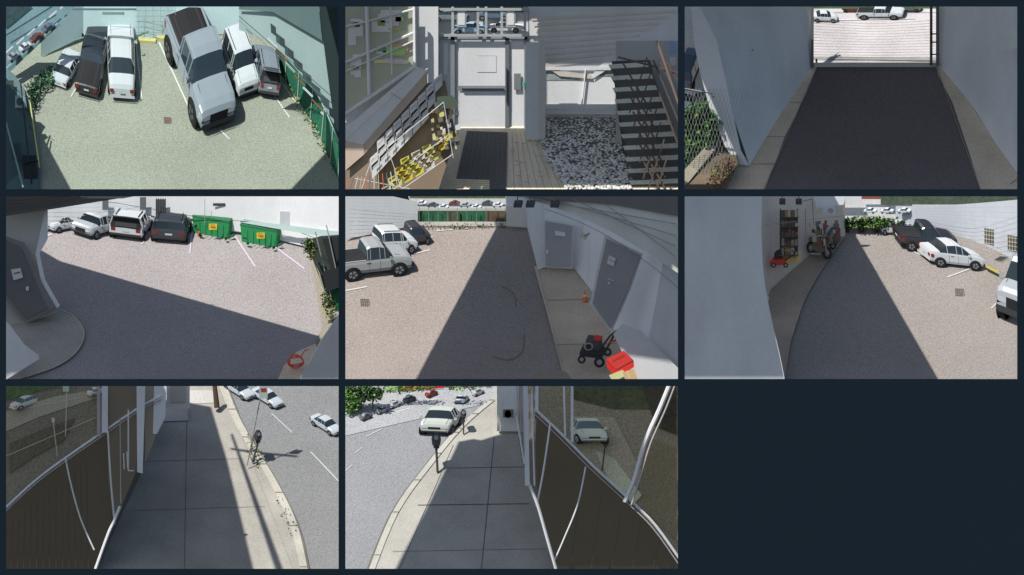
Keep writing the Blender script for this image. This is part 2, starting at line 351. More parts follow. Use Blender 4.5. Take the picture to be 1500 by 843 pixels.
    d.rect(748,60,770,190,A,M(236,236,232,'w','wall'),.15); d.rect(768,54,774,196,A,M(120,122,126,'w','metal'),.18,.01); d.rect(640,58,660,190,A,M(190,192,192,'w'),.15); d.rect(753,108,763,132,A,M(120,122,124,'w'),.18,.01); d.rect(650,64,656,110,A,M(225,225,222,'w'),.16); d.done()
    b=B(c,'white_column'); b.rect(770,62,797,205,205,M(158,160,165,'k'),.1,.05,sh=True); b.rect(790,60,799,203,205,M(108,110,116,'k'),.12); b.done()  # narrow darker rect paints shading down the column's side
    b=B(c,'lobby_window'); b.rect(798,100,902,156,A,M(246,244,240,'w','wall'),.03); b.rect(798,153,904,160,A,gf,.06,.02); b.tube((858,102,A),(852,156,A),1.2,gf,.06); b.rect(797,98,904,103,A,gf,.06); b.rect(800,158,904,168,A,M(168,168,170,'k'),.05)
    b.rect(800,103,850,118,A,M(150,160,158,'w','leaf'),.035); b.rect(862,104,900,112,A,M(120,130,120,'w','leaf'),.035); b.done()
    b=B(c,'interior_window'); b.poly([(500,0,200),(607,0,200),(607,96,200),(500,168,200)],M(88,94,92,'k','glass'),.12)
    for x0,y0,x1,y1,cc in ((540,14,600,50,(190,192,186)),(508,20,532,70,(150,156,154)),(545,60,600,84,(110,118,100)),(548,24,570,40,(60,80,60)),(510,80,530,120,(150,150,146)),(572,20,596,34,(90,110,120)),(550,66,572,78,(60,66,70)),(560,40,596,46,(90,92,88)),(512,30,528,44,(70,92,66)),(512,96,534,104,(80,84,84)),(546,84,600,94,(130,128,120))):
        for k in range(4):
            u=random.random()*.5; v=random.random()*.5; b.rect(x0+(x1-x0)*u,y0+(y1-y0)*v,x0+(x1-x0)*(u+.5),y0+(y1-y0)*(v+.5),200,M(*[max(30,min(230,q+random.choice((-24,0,18)))) for q in cc],'k','glass'),.13+.003*k)
    fm=M(166,168,172,'k','metal')
    for p,q,r in (((537,10),(541,140),3),((607,8),(608,100),3),((506,92),(607,48),2.2),((506,105),(607,60),1.2),((506,40),(606,14),1.6),((506,168),(608,98),3),((572,10),(574,110),1.3)):
        b.tube(p+(200,),q+(200,),r,fm,.18)
    b.rect(608,8,642,140,190,M(150,152,156,'k'),.12,.1); b.done()
    b=B(c,'grey_cabinet')
    b.poly([(612,98,255),(626,104,255),(626,122,255),(534,226,255),(506,246,255),(506,186,255),(520,176,255)],M(142,133,129,'k'),.5,.1)
    b.poly([(626,104,255),(626,122,255),(534,226,255),(532,212,255)],M(94,89,87,'k'),.52); 
    b.poly([(506,206,255),(532,212,255),(534,226,255),(506,250,255)],M(108,101,99,'k'),.53)
    b.line((572,136,255),(594,150,255),1,M(90,84,82,'k'),.54); b.line((506,206,255),(600,118,255),.8,M(110,104,102,'k'),.54); b.done()
    b=B(c,'storage_shelf_rack')
    wh=M(190,193,198,'k','plain')
    b.poly([(534,226,255),(626,122,255),(652,118,255),(668,200,255),(640,285,255),(500,285,255),(506,246,255)],M(78,71,66,'k'),.48)
    for i in range(8):
        for j in range(3):
            x=552+i*12-j*10; y=208-i*13+j*24
            if y>250 or x>640: continue
            b.poly([(x,y,258),(x+11,y-10,258),(x+12,y+8,258),(x+1,y+20,258)],[wh,M(166,170,178,'k'),M(206,206,206,'k')][(i+j)%3],.56,.04)
            b.poly([(x+2,y+2,258),(x+10,y-6,258),(x+10,y-2,258),(x+2,y+7,258)],M(96,100,108,'k'),.62)
    ye=M(184,140,50,'k','plain')
    for i in range(5):
        for j in range(4):
            x=586+i*16-j*9; y=234-i*9+j*14
            b.poly([(x,y,264),(x+13,y-6,264),(x+14,y+4,264),(x+2,y+11,264)],[ye,M(144,108,40,'k'),M(190,152,76,'k'),M(150,140,120,'k')][(i*3+j)%4],.66,.05)
            b.poly([(x+2,y+1,264),(x+11,y-4,264),(x+11,y-1,264),(x+3,y+5,264)],M(56,42,26,'k'),.70)
    wr=M(140,142,145,'k','metal')
    for p,q in (((545,232),(530,277)),((566,212),(588,277)),((650,150),(664,232)),((520,262),(600,277)),((600,240),(660,196)),((548,232),(650,150)),((590,277),(664,226))):
        b.tube(p+(268,),q+(268,),.6,wr,.74)
    for i in range(12): b.line((512+i*6,262-i*1,268),(506+i*7,277,268),1.2,[M(150,60,50,'k'),M(60,60,64,'k'),M(160,160,160,'k'),M(110,100,92,'k')][i%4],.75)
    b.done()
    b=B(c,'stacked_supplies')
    random.seed(3)
    for i in range(60):
        x=630+random.random()*38; y=148+random.random()*66; s=3+random.random()*5; cc=random.choice([(60,62,62),(180,180,180),(156,130,104),(40,42,46),(110,100,92),(140,142,146),(210,208,204),(140,114,80),(50,50,54)])
        b.poly([(x,y,258),(x+s,y-2,258),(x+s*1.1,y+s*.8,258),(x+1,y+s,258)],M(*cc,'k'),.5+.006*i,.05)
    b.poly([(640,142,255),(662,140,255),(672,150,255),(668,160,255),(640,158,255)],M(40,48,44,'k','plain'),.9,.08); b.done()
    G=179
    b=B(c,'concrete_staircase')
    u=M(170,170,173,'k')
    b.poly([(774,0,G),(1000,0,G),(1000,66,G),(952,70,G),(912,88,G),(868,116,G),(820,112,G),(793,94,G),(776,60,G)],u,.0,0)
    for i in range(9):
        x0=778+i*3; y0=26+i*8.5
        b.poly([(x0,y0,G),(993-i*14,14+i*9,G),(993-i*14,18+i*9,G),(x0+1,y0+4.5,G)],M(112,112,117,'k'),.01)
    b.poly([(776,60,G),(793,94,G),(820,112,G),(868,116,G),(866,110,G),(822,104,G),(798,88,G),(780,56,G)],M(104,104,108,'k'),.015)
    b.poly([(868,116,G),(912,88,G),(952,70,G),(1000,66,G),(1000,44,G),(930,66,G),(872,100,G)],M(128,128,132,'k'),.015)
    b.rect(902,60,1000,285,210,M(98,101,108,'k'),.05)
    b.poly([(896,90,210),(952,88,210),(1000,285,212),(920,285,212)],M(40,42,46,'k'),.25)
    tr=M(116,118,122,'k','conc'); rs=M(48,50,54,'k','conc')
    N=11
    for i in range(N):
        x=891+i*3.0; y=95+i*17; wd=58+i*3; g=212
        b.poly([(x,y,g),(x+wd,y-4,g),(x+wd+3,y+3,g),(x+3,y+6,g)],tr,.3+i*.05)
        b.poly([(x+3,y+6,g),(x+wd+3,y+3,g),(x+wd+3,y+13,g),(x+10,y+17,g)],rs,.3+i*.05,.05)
    b.done()
    b=B(c,'stair_railing'); rm=M(50,44,44,'k','metal')
    for i in range(7):
        x=912+i*5; y=92+i*24
        b.line((x,y,215),(x+42,y+72,215),2.6,rm,.95); b.line((x+36,y-8,215),(x+10,y+74,215),2.2,rm,.97)
    for i in range(4): b.line((948+i*9,88,215),(1000+i*5,230-i*25,215),2.4,rm,.99)
    b.line((905,84,215),(1000,108,215),3,rm,1.0); b.line((962,60,215),(1000,170,215),3.2,M(70,62,60,'k','metal'),1.01); b.rect(980,62,991,80,215,M(80,96,130,'k'),.6); b.rect(981,84,990,96,215,M(170,170,176,'k'),.6); b.done()
    H=[[(632,4,188),(774,4,188),(774,192,189),(670,192,189),(632,150,189)],[(802,100,178),(902,100,178),(902,156,178),(802,156,178)]]
    shade_all(c,H)
def cell3():
    c=c3
    g=B(c,'asphalt_driveway'); g.poly([(1186,97),(1378,97),(1450,285),(1112,285)],M(56,53,56,'h','asphalt'),.02); g.done()
    g=B(c,'concrete_kerb'); cm=M(112,105,98,'h','conc')
    g.poly([(1186,94),(1198,97),(1180,140),(1150,200),(1118,285),(1050,285),(1080,245),(1120,195),(1160,140)],cm,.03)
    g.poly([(1370,94),(1384,97),(1420,150),(1460,212),(1500,268),(1500,290),(1440,290),(1420,225),(1395,150),(1374,110)],cm,.03)
    g.line((1197,98),(1119,277),1.2,M(80,76,74,'h'),.05); g.line((1372,98),(1436,277),1.2,M(80,76,74,'h'),.05)
    for y,x0,x1 in ((150,1155,1177),(200,1114,1150),(240,1084,1136)): g.line((x0,y),(x1,y),.7,M(84,80,76,'h'),.05)
    g.line((1480,270),(1490,262),1,M(90,60,50,'h'),.05); g.done()
    o=B(c,'street'); o.poly([(1180,0),(1400,0),(1400,98),(1180,98)],M(226,216,214,'s','conc')); 
    o.poly([(1180,0,20),(1400,0,20),(1400,13,20),(1180,13,20)],M(90,110,80,'w','leaf'),.02); o.line((1190,30),(1340,27),1,M(250,250,250),.02); o.line((1190,84),(1372,88),4,M(200,194,186,'s','conc'),.02);o.done()
    car(c,'reflected_car','sedan',(1208,29),(36,1),(-2,-8),(0,-12),(236,238,240)); car(c,'white_pickup_truck','pickup',(1290,24),(68,0),(4,-10),(0,-15),(236,238,240))
    for x,cl in ((1250,(150,60,50)),(1335,(120,126,134))): car(c,'reflected_car','sedan',(x,14),(30,0),(4,-8),(0,-10),cl)
    b=B(c,'roll_up_gate'); wr=M(140,136,136,'w','metal')
    for i in range(15):
        y=30+i*4.2; sag=5-i*.35
        b.path(cr([(1190,y,97),(1235,y+sag*.6,97),(1280,y+sag,97),(1325,y+sag*.6,97),(1368,y,97)],3),.24,wr,.05)
    b.line((1196,97,97),(1196,86,97),3,M(90,90,90,'w','metal'),.1); b.rect(1192,92,1372,98.5,98,M(175,172,168,'w','metal'),.1,.03); b.rect(1188,8,1192,100,98,M(90,90,92,'w','metal'),.12,.05)
    b.rect(1362,10,1366,96,98,M(60,60,62,'w','metal'),.15,.05); b.rect(1371,10,1376,97,98,M(90,90,92,'w','metal'),.15,.05)
    for y in (50,62,80): b.rect(1362,y-1,1372,y+1,98,M(60,60,62,'w','metal'),.15)
    b.done()
    wl=B(c,'white_wall'); wm=M(166,164,167,'k')
    base=cr([(1190,98,98),(1160,142,142),(1128,192,192),(1098,243,243)],5); top=[(1190-(i/(len(base)-1))*172,0,p[2]) for i,p in enumerate(base)]
    wl.strip(base,top,wm,.05,sh=True)
    wl.poly([(1098,243,246),(1080,241,246),(1062,215,246),(1040,160,246),(1025,105,246),(1016,60,246),(1012,0,246),(1020,0,246),(1050,60,246),(1070,150,246),(1085,220,246)],M(184,183,186,'k'),.06)
    wl.line((1128,10,246),(1190,12,246),1,M(120,120,124,'k'),.0)
    wl.disc((1102,74,246),1.5,1.5,M(70,70,70,'k'),.1); wl.disc((1045,142,246),1.5,1.5,M(60,60,60,'k'),.1)
    wl.line((1150,70,246),(1152,100,246),.8,M(134,134,138,'k'),.0); wl.done()
    rw=B(c,'white_block_wall'); base=cr([(1376,97,97),(1420,150,150),(1460,212,212),(1502,270,270)],5); top=[(1376+(i/(len(base)-1))*140,0,p[2]) for i,p in enumerate(base)]
    rw.strip(base,top,M(150,146,150,'k'),.05)
    for j in range(1,14):
        t=j/14; pts=[(a[0]*(1-t)+b_[0]*t,a[1]*(1-t)+b_[1]*t,a[2]) for a,b_ in zip(base,top)]
        for a,b_ in zip(pts,pts[1:]): rw.line(a,b_,.5,M(132,128,133,'k'),.07)
    rw.poly([(1462,52,272),(1502,40,272),(1502,66,272),(1464,78,272)],M(120,116,122,'k'),.1)
    rw.done()
    b=B(c,'street'); b.poly([(1000,0,120),(1030,0,120),(1030,60,120),(1060,190,120),(1000,190,120)],M(206,204,202,'w','conc')); b.done()
    car(c,'reflected_car','suv',(1010,112,180),(20,-50),(26,6),(0,-30),(90,100,116),'w')
    car(c,'reflected_car','sedan',(1012,156,185),(30,-26),(26,6),(0,-24),(220,222,226),'w')
    lv=[M(50,84,40,'w','leaf'),M(90,128,58,'w','leaf'),M(30,50,28,'w','leaf'),M(70,110,50,'w','leaf')]
    B(c,'shrub').poly([(1000,160,230),(1040,150,230),(1062,190,230),(1040,230,230),(1000,262,230)],M(28,44,26,'w','leaf'),.0).leaves([(1003,158),(1036,146),(1058,185),(1044,215),(1003,250)],230,1800,4,lv,.3).done()
    f=B(c,'chain_link_fence'); fm=M(150,152,150,'w','metal')
    for i in range(18):
        f.tube((1000+i*5-30,130,240),(1000+i*5+10,260,240),.2,fm,.5); f.tube((1000+i*5+10,130,240),(1000+i*5-30,260,240),.2,fm,.5)
    f.tube((1003,130,240),(1045,138,240),.9,fm,.5); f.done()
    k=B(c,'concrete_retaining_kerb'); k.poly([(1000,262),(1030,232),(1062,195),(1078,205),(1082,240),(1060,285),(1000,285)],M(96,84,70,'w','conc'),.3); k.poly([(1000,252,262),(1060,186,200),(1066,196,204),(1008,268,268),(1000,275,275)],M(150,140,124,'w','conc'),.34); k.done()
    B(c,'fallen_leaves').leaves([(1040,250),(1066,230),(1080,244),(1060,270),(1035,277)],None,200,2.6,[M(130,90,60,'w','leaf'),M(90,110,50,'w','leaf'),M(110,80,56,'w','leaf')],.05,.4).done()
    shade_all(c,[[(1160,12),(1384,12),(1372,95),(1190,95)],[(990,110,232),(1030,110,232),(1060,180,240),(1086,250,262),(1060,282,290),(990,282,290)]],60)
def cell4():
    c=c4
    g=B(c,'asphalt_parking_lot'); g.poly([(0,280),(500,280),(500,560),(0,560)],M(180,170,166,'s','asphalt')); g.done()
    w=B(c,'white_block_wall'); 
    w.strip(cr([(56,338,338),(150,330,333),(250,330,334),(360,342,343),(450,362,362),(500,376,376)]),cr([(56,280,338),(150,280,333),(250,280,334),(360,280,343),(450,280,362),(500,280,376)]),M(212,214,214,'w'),.05)
    for i in range(6): w.line((60,300+i*6,338),(200,296+i*6,332),.5,M(180,182,184,'w'),.09)
    w.rect(228,292,243,316,334,M(70,74,78,'w','glass'),.1)
    for i in range(5): w.tube((229+i*3.3,290,334),(229+i*3.3,318,334),.4,M(30,30,32,'w'),.16)
    for x in (150,205): w.rect(x,289,x+9,308,334,M(96,100,104,'w'),.1)
    w.rect(312,298,330,302,336,M(60,62,66,'w'),.1); w.rect(410,310,424,330,352,M(190,192,194,'w'),.1); w.line((300,292,338),(300,330,338),.8,M(140,142,144,'w'),.12)
    w.path(cr([(160,296,334),(220,306,334),(290,318,334),(400,330,350),(470,352,364)]),.4,M(90,90,90,'w'),.14)
    w.poly([(352,326,345),(500,352,376),(500,340,376),(352,322,345)],M(178,196,192,'w'),.1)
    w.done()
    ln=B(c,'parking_line'); l=M(232,216,228,'s','plain')
    for p,q in (((344,346),(374,391)),((402,361),(446,394)),((281,340),(278,371)),((222,335),(208,358)),((62,348),(76,343))): ln.line(p,q,2,l)
    ln.done()
    car(c,'white_sedan_car','sedan',(92,335),(-44,8),(16,8),(0,-20),(226,228,230))
    car(c,'silver_pickup_truck','pickup',(140,342),(-44,12),(30,10),(0,-29),(190,194,196))
    car(c,'white_suv','suv',(192,342),(16,-22),(50,6),(0,-33),(226,228,228),hatch=True)
    car(c,'dark_suv','suv',(251,346),(8,-24),(52,4),(0,-33),(64,68,74))
    for (x,y) in ((313,345),(383,358)):
        b=B(c,'green_dumpster'); gm=M(34,126,72,'w','plain'); dk=M(20,88,52,'w','plain')
        b.abox((x,y-4),(50,9),(8,-10),(0,-22),gm,flare=1.06,top=dk)
        b.abox((x,y-5),(54,10),(9,-11),(0,-3),M(28,100,62,'w','plain'),h0=(0,-22))
        for k in range(6): b.line((x-20+k*8.6,y-1+k*1.5,y),(x-20+k*8.6,y-20+k*1.5,y),1.3,dk,.11)
        b.rect(x-7,y-17,x+5,y-8,y,M(216,186,60,'w'),.13); b.line((x-5,y-12,y),(x+3,y-12,y),2,M(170,70,40,'w'),.15); b.line((x-5,y-15,y),(x+2,y-15,y),.8,M(60,60,40,'w'),.15)
        b.tube((x-27,y-10,y),(x-21,y-8,y),1.6,dk,.1); b.tube((x+24,y+2,y),(x+30,y,y),1.6,dk,.1)
        for k in (-20,18): b.disc((x+k,y+2+k*.16),2.2,2.2,M(30,30,30,'w'),.1,8,.03)
        b.done()
    cone(c,(292,345),7)
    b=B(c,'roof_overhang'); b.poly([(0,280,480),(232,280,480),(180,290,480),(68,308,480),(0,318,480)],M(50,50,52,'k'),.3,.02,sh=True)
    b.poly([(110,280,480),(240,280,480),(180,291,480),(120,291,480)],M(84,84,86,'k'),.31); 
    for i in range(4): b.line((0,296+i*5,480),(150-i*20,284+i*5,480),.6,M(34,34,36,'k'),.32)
    b.done()
    b=B(c,'building_wall'); b.poly([(0,300,470),(68,308,470),(68,350,470),(56,370,470),(62,410,470),(86,450,470),(84,458,470),(20,480,470),(0,470,470)],M(92,94,100,'k'),.1,.1,sh=True)
    b.poly([(66,308,470),(70,308,470),(70,350,470),(58,372,470),(66,410,470),(88,448,470),(83,452,470),(60,412,470),(52,372,470)],M(140,143,148,'k'),.22)
    b.poly([(8,346,470),(36,356,470),(66,425,470),(82,450,470),(36,474,470),(8,440,470)],M(62,63,70,'k','metal'),.24,.0)
    b.poly([(8,352,470),(30,362,470),(62,440,470),(70,452,470),(38,468,470),(8,430,470)],M(50,51,58,'k','metal'),.26)
    b.poly([(16,395,470),(30,393,470),(34,407,470),(20,411,470)],M(180,180,180,'k'),.29); b.line((20,401,470),(29,399,470),2,M(60,60,70,'k'),.30); b.rect(38,420,42,426,470,M(150,150,150,'k','metal'),.3,.02); b.done()
    b=B(c,'concrete_apron'); b.poly(cr([(14,478),(50,462),(84,452),(106,462),(121,480),(122,498),(108,520),(80,538),(40,552),(9,562)],4)+[(0,562),(0,490)],M(88,87,88,'h','conc'),.05)
    b.path(cr([(84,453),(106,462),(121,480),(122,498),(108,520),(80,538),(40,552)],4),.6,M(112,110,108,'h','conc'),.06);b.done()
    b=B(c,'white_corner_wall'); b.poly([(0,462,545),(14,476,545),(36,505,545),(56,520,545),(58,526,545),(0,562,545)],M(134,138,147,'k'),.3,.02,sh=True); b.done()
    f=B(c,'green_mesh_fence'); 
    f.poly([(448,352,440),(470,346,440),(500,344,440),(500,452,440),(488,466,440),(480,440,440),(468,400,440),(454,372,440)],M(62,68,62,'w','leaf'),.1)
    f.poly([(484,402,440),(500,380,440),(500,468,440),(490,466,440)],M(34,98,64,'w','leaf'),.2)
    f.poly([(472,350,440),(500,346,440),(500,372,440),(486,400,440)],M(44,46,46,'w'),.22)
    for p,q in (((462,340,440),(486,440,440)),((448,350,440),(480,440,440)),((478,330,440),(500,430,440))): f.tube(p,q,.8,M(150,152,148,'w','metal'),.25)
    f.poly([(472,398,440),(496,392,440),(500,420,440),(478,428,440)],M(40,42,46,'w'),.28); f.done()
    b=B(c,'concrete_kerb'); b.poly([(452,368),(462,372),(476,420),(490,468),(478,500),(466,520),(462,500),(472,480),(462,420)],M(176,164,144,'s','conc'),.03); b.done()
    lv=[M(80,110,50,'s','leaf'),M(140,150,80,'s','leaf'),M(50,80,36,'s','leaf'),M(180,185,110,'s','leaf')]
    B(c,'weeds').leaves([(444,352),(456,350),(462,366),(456,382),(446,366)],445,240,2.6,lv,.1,.2).done()
    B(c,'weeds').leaves([(474,428),(488,434),(492,462),(480,466),(472,446)],450,240,2.6,lv,.1,.3).done()
    b=B(c,'white_corner_wall'); b.poly([(500,456,562),(494,464,562),(470,498,562),(440,552,562),(438,562,562),(500,562,562)],M(150,152,158,'k'),.1,.02,sh=True); b.done()
    b=B(c,'concrete_kerb'); b.poly([(404,562),(416,536),(434,516),(466,502),(470,504),(446,545),(440,562)],M(116,108,102,'h','conc'),.03); b.done()
    h=B(c,'red_garden_hose'); rm=M(160,52,42,'h','plain')
    for k in range(4): h.path(cr([(422+k,528-k,540),(430,519+k*2,540),(442-k,524,540),(444,534-k,540),(432,540-k*2,540),(422+k,534,540),(422+k,528-k,540)],4),.7,rm,.06+.05*k)
    h.path([(440,524,540),(446,514,540),(452,512,540)],.8,rm,.2); h.done()
    shade(c,[(0,346),(55,366),(86,384),(466,494),(470,503),(480,530),(460,565),(0,565)])
def cell5():
    c=c5
    g=B(c,'asphalt_parking_lot'); g.poly([(500,324),(1000,324),(1000,560),(500,560)],M(175,161,151,'s','asphalt')); g.done()
    k=B(c,'tyre_mark'); tm=M(66,62,60,'h','asphalt')
    for q in ([(722,522),(745,528),(765,515),(768,490)],[(735,420),(752,430),(756,450)]):
        q=cr(q,5)
        for a,b_ in zip(q,q[1:]): k.line(a,b_,2.4,tm,.006)
    k.done()
    bw=B(c,'white_block_wall'); bw.strip([(500,352,352),(540,344,344),(612,330,330)],[(500,280,352),(540,280,344),(612,296,330)],M(222,228,230,'w'),.05)
    for i in range(9): bw.line((506,296+i*6,350),(610,300+i*3.4,331),.5,M(196,204,208,'w'),.09)
    bw.done()
    s=B(c,'street'); s.poly([(595,280,322),(745,280,322),(745,312,322),(608,314,322)],M(230,226,220,'w','conc'),-.1); s.rect(600,280,745,291,322,M(92,102,76,'w','leaf'),-.05)
    s.done()
    for i in range(8):
        car(c,'reflected_car','sedan',(618+i*16,300+(i%3)*3,324),(14,0),(3,-3),(0,-6),[(220,220,222),(80,86,94),(200,204,208),(120,60,52),(150,156,160)][i%5],'w')
    f=B(c,'green_mesh_fence'); f.rect(612,309,742,325,326,M(50,96,70,'w','leaf'),.05); f.rect(612,305,742,309,326,M(190,188,180,'w'),.04)
    f.rect(654,309,674,325,326,M(76,84,66,'w','leaf'),.07); f.rect(712,309,740,324,326,M(96,80,64,'w','leaf'),.07)
    for x in range(614,742,14): f.tube((x,304,326),(x,327,326),.4,M(130,134,126,'w','metal'),.1)
    f.rect(612,325,742,331,328,M(200,192,180,'w','conc'),.08); f.done()
    B(c,'weeds').leaves([(600,333),(740,328),(740,331),(640,334)],None,130,1.8,[M(110,130,70,'s','leaf'),M(80,100,50,'s','leaf')],.02).done()
    l=B(c,'parking_line'); lm=M(230,222,218,'s','plain')
    for p,q in (((506,426),(538,420)),((612,350),(634,347)),((606,372),(630,366)),((640,338),(664,336))): l.line(p,q,1.8,lm)
    l.done(); drain(c,(534,443),6,(110,96,90))
    car(c,'dark_suv','suv',(611,353),(30,-4),(-12,-14),(0,-25),(72,70,74))
    car(c,'white_suv','suv',(578,365),(54,-3),(-16,-16),(0,-31),(226,226,224))
    car(c,'silver_pickup_truck','pickup',(545,398),(106,-12),(-14,-20),(0,-44),(184,184,182),wheel=.1)
    B(c,'concrete_walkway').poly([(782,390),(842,392),(884,450),(912,512),(936,562),(828,562),(806,474),(790,420)],M(104,98,93,'h','conc'),.05).path([(786,392),(806,474),(829,562)],.6,M(118,113,107,'h','conc'),.07).line((802,440),(876,438),.7,M(80,76,72,'h'),.06).line((814,505),(908,503),.7,M(80,76,72,'h'),.06).done()
    b=B(c,'white_building')
    b.poly([(740,280,335),(798,280,335),(776,340,335),(772,334,335),(742,332,335)],M(160,161,166,'k'),.03,sh=True)
    b.poly([(742,302,335),(770,304,335),(771,334,335),(742,331,335)],M(110,113,118,'k'),.08)
    b.poly([(770,300,392),(798,296,392),(798,392,392),(788,396,392),(772,332,392)],M(184,185,190,'k'),.1,.1,sh=True)
    b.strip([(797,392,395),(842,394,396),(884,450,450),(912,512,512),(938,562,562),(1010,562,566)],[(797,280,395),(866,280,396),(920,280,450),(960,280,512),(990,280,562),(1012,280,566)],M(146,147,152,'k'),.1,sh=True)
    b.poly([(898,490,566),(912,474,566),(940,486,566),(1000,546,566),(1000,566,566),(936,566,566)],M(166,166,170,'k'),.2)
    b.done()
    d=B(c,'grey_steel_door'); dm=M(84,87,98,'k','metal')
    d.poly([(797,321,400),(841,329,400),(838,394,400),(797,392,400)],M(116,119,126,'k','metal'),.16,.02); d.poly([(799,324,400),(838,331,400),(836,392,400),(799,390,400)],dm,.18)
    d.poly([(813,338,400),(828,341,400),(828,347,400),(813,345,400)],M(206,206,202,'k'),.2); d.rect(800,366,803,372,400,M(180,180,180,'k','metal'),.22); d.done()
    D=560
    d=B(c,'grey_steel_door')
    d.poly([(886,345,D),(942,372,D),(924,425,D),(896,488,D),(864,446,D),(874,395,D)],M(120,122,128,'k','metal'),.12,.02); d.poly([(889,350,D),(938,374,D),(920,424,D),(894,482,D),(868,445,D),(878,396,D)],M(78,80,90,'k','metal'),.15)
    d.poly([(892,374,D),(902,379,D),(899,391,D),(889,386,D)],M(210,210,206,'k'),.17); d.line((892,380,D),(900,384,D),.8,M(80,80,80,'k'),.18); d.disc((892,415,D),1.8,1.8,M(170,170,172,'k'),.18); d.line((890,408,D),(899,412,D),1,M(190,190,190,'k'),.18); d.done()
    u=B(c,'wall_fixture'); u.poly([(852,340,D),(862,345,D),(858,352,D),(849,346,D)],M(110,112,116,'k'),.1,.03); u.line((856,346,D),(864,342,D),2,M(70,70,74,'k'),.14)
    u.path(cr([(798,306,D),(850,326,D),(900,352,D),(960,394,D),(993,422,D)]),.45,M(80,82,86,'k'),.15); u.path(cr([(863,350,D),(862,400,D),(858,430,D)]),.35,M(110,112,116,'k'),.15); u.done()
    E=566
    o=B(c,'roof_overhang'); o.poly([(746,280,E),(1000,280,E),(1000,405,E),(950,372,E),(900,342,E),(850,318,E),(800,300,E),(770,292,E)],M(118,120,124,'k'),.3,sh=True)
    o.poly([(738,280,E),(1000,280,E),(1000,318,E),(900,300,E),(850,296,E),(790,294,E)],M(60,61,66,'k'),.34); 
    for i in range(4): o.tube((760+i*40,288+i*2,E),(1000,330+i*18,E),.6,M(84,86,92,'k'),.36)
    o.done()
    for x in (758,776,812): B(c,'security_camera').abox((x,302,E),(12,0),(0,5),(2,-6),M(36,38,42,'k','plain'),lift=.42).tube((x,296,E),(x,288,E),1,M(60,62,66,'k','plain'),.42).done()
    cone(c,(857,443),14,'h')
    m=B(c,'pressure_washer'); bk=M(24,24,26,'h','plain'); rd=M(120,30,28,'h','plain'); gy=M(90,90,92,'h','metal')
    m.abox((868,522),(32,4),(6,-12),(0,-6),bk,h0=(0,-4)); m.abox((870,518),(20,3),(4,-8),(0,-12),M(40,40,44,'h','plain'),h0=(0,-10)); m.disc((862,508,520),7,6,gy,.4,12,.05); m.disc((862,508,520),4.5,4,bk,.42)
    for x,y,r in ((852,527,6),(878,531,8),(890,516,6)): m.disc((x,y),r,r,bk,.35,16,.06); m.disc((x,y),r*.5,r*.5,gy,.37)
    m.path([(884,520,524),(900,490,524),(912,478,524),(916,486,524),(904,500,524)],1.5,bk,.4); m.path([(876,516,524),(894,492,524),(910,480,524)],1.3,bk,.3)
    m.path([(892,502,524),(902,499,524),(901,490,524)],1.2,rd,.42); m.abox((876,505,520),(10,2),(3,-5),(0,-3),rd,h0=(0,-8)); m.disc((906,489,524),8,6,M(50,50,54,'h','plain'),.25,10,.03); m.done()
    r=B(c,'red_tool_cart'); r.poly([(888,526,560),(914,514,560),(928,528,560),(902,542,560)],M(186,34,32,'h','plain'),.52); r.poly([(888,526,560),(902,542,560),(903,554,560),(889,538,560)],M(130,22,22,'h','plain'),.51); r.poly([(902,542,560),(928,528,560),(929,538,560),(903,554,560)],M(156,28,26,'h','plain'),.515); r.line((896,528,560),(914,519,560),1,M(120,20,20,'h','plain'),.53); r.done()
    x=B(c,'cardboard_box'); x.poly([(892,550,562),(912,542,562),(918,550,562),(898,560,562)],M(150,124,98,'h','wall'),.55); x.poly([(912,546,564),(928,540,564),(934,556,564),(918,562,564)],M(132,106,82,'h','wall'),.56); x.line((918,544,564),(924,558,564),1,M(170,150,120,'h'),.57); x.done()
    x=B(c,'black_camera_housing'); x.poly(cr([(776,562,562),(786,548,562),(806,543,562),(828,545,562),(842,562,562)]),M(36,38,42,'h','plain'),.4,.1); x.done()
    shade(c,[(727,330),(1000,330),(1000,566),(602,566)])
def moto(c,p,s):
    b=B(c,'motorcycle'); x,y=p; bk=M(24,24,26,'h','plain'); cm=M(96,96,100,'h','metal'); bo=M(36,34,36,'h','gloss')
    for dx,dy in ((-.35,-.25),(.35,.0)):
        n=14; pts=[(x+dx*s+.16*s*math.cos(i*2*math.pi/n),y+dy*s-.2*s+.22*s*math.sin(i*2*math.pi/n),y) for i in range(n+1)]
        b.path(pts,s*.05,bk,.1)
        b.disc((x+dx*s,y+dy*s-.2*s,y),s*.07,s*.09,cm,.1)
    b.poly([(x-.3*s,y-.62*s,y),(x-.05*s,y-.72*s,y),(x+.15*s,y-.55*s,y),(x+.3*s,y-.3*s,y),(x,y-.2*s,y),(x-.25*s,y-.35*s,y)],bo,.16,.08)
    b.tube((x+.35*s,y-.2*s,y),(x+.15*s,y-.85*s,y),s*.035,cm,.2); b.tube((x-.0*s,y-.9*s,y),(x+.34*s,y-.8*s,y),s*.03,bk,.2); b.disc((x+.2*s,y-.72*s,y),s*.06,s*.06,cm,.24); b.tube((x-.4*s,y-.18*s,y),(x+.05*s,y-.15*s,y),s*.04,cm,.22); b.done()
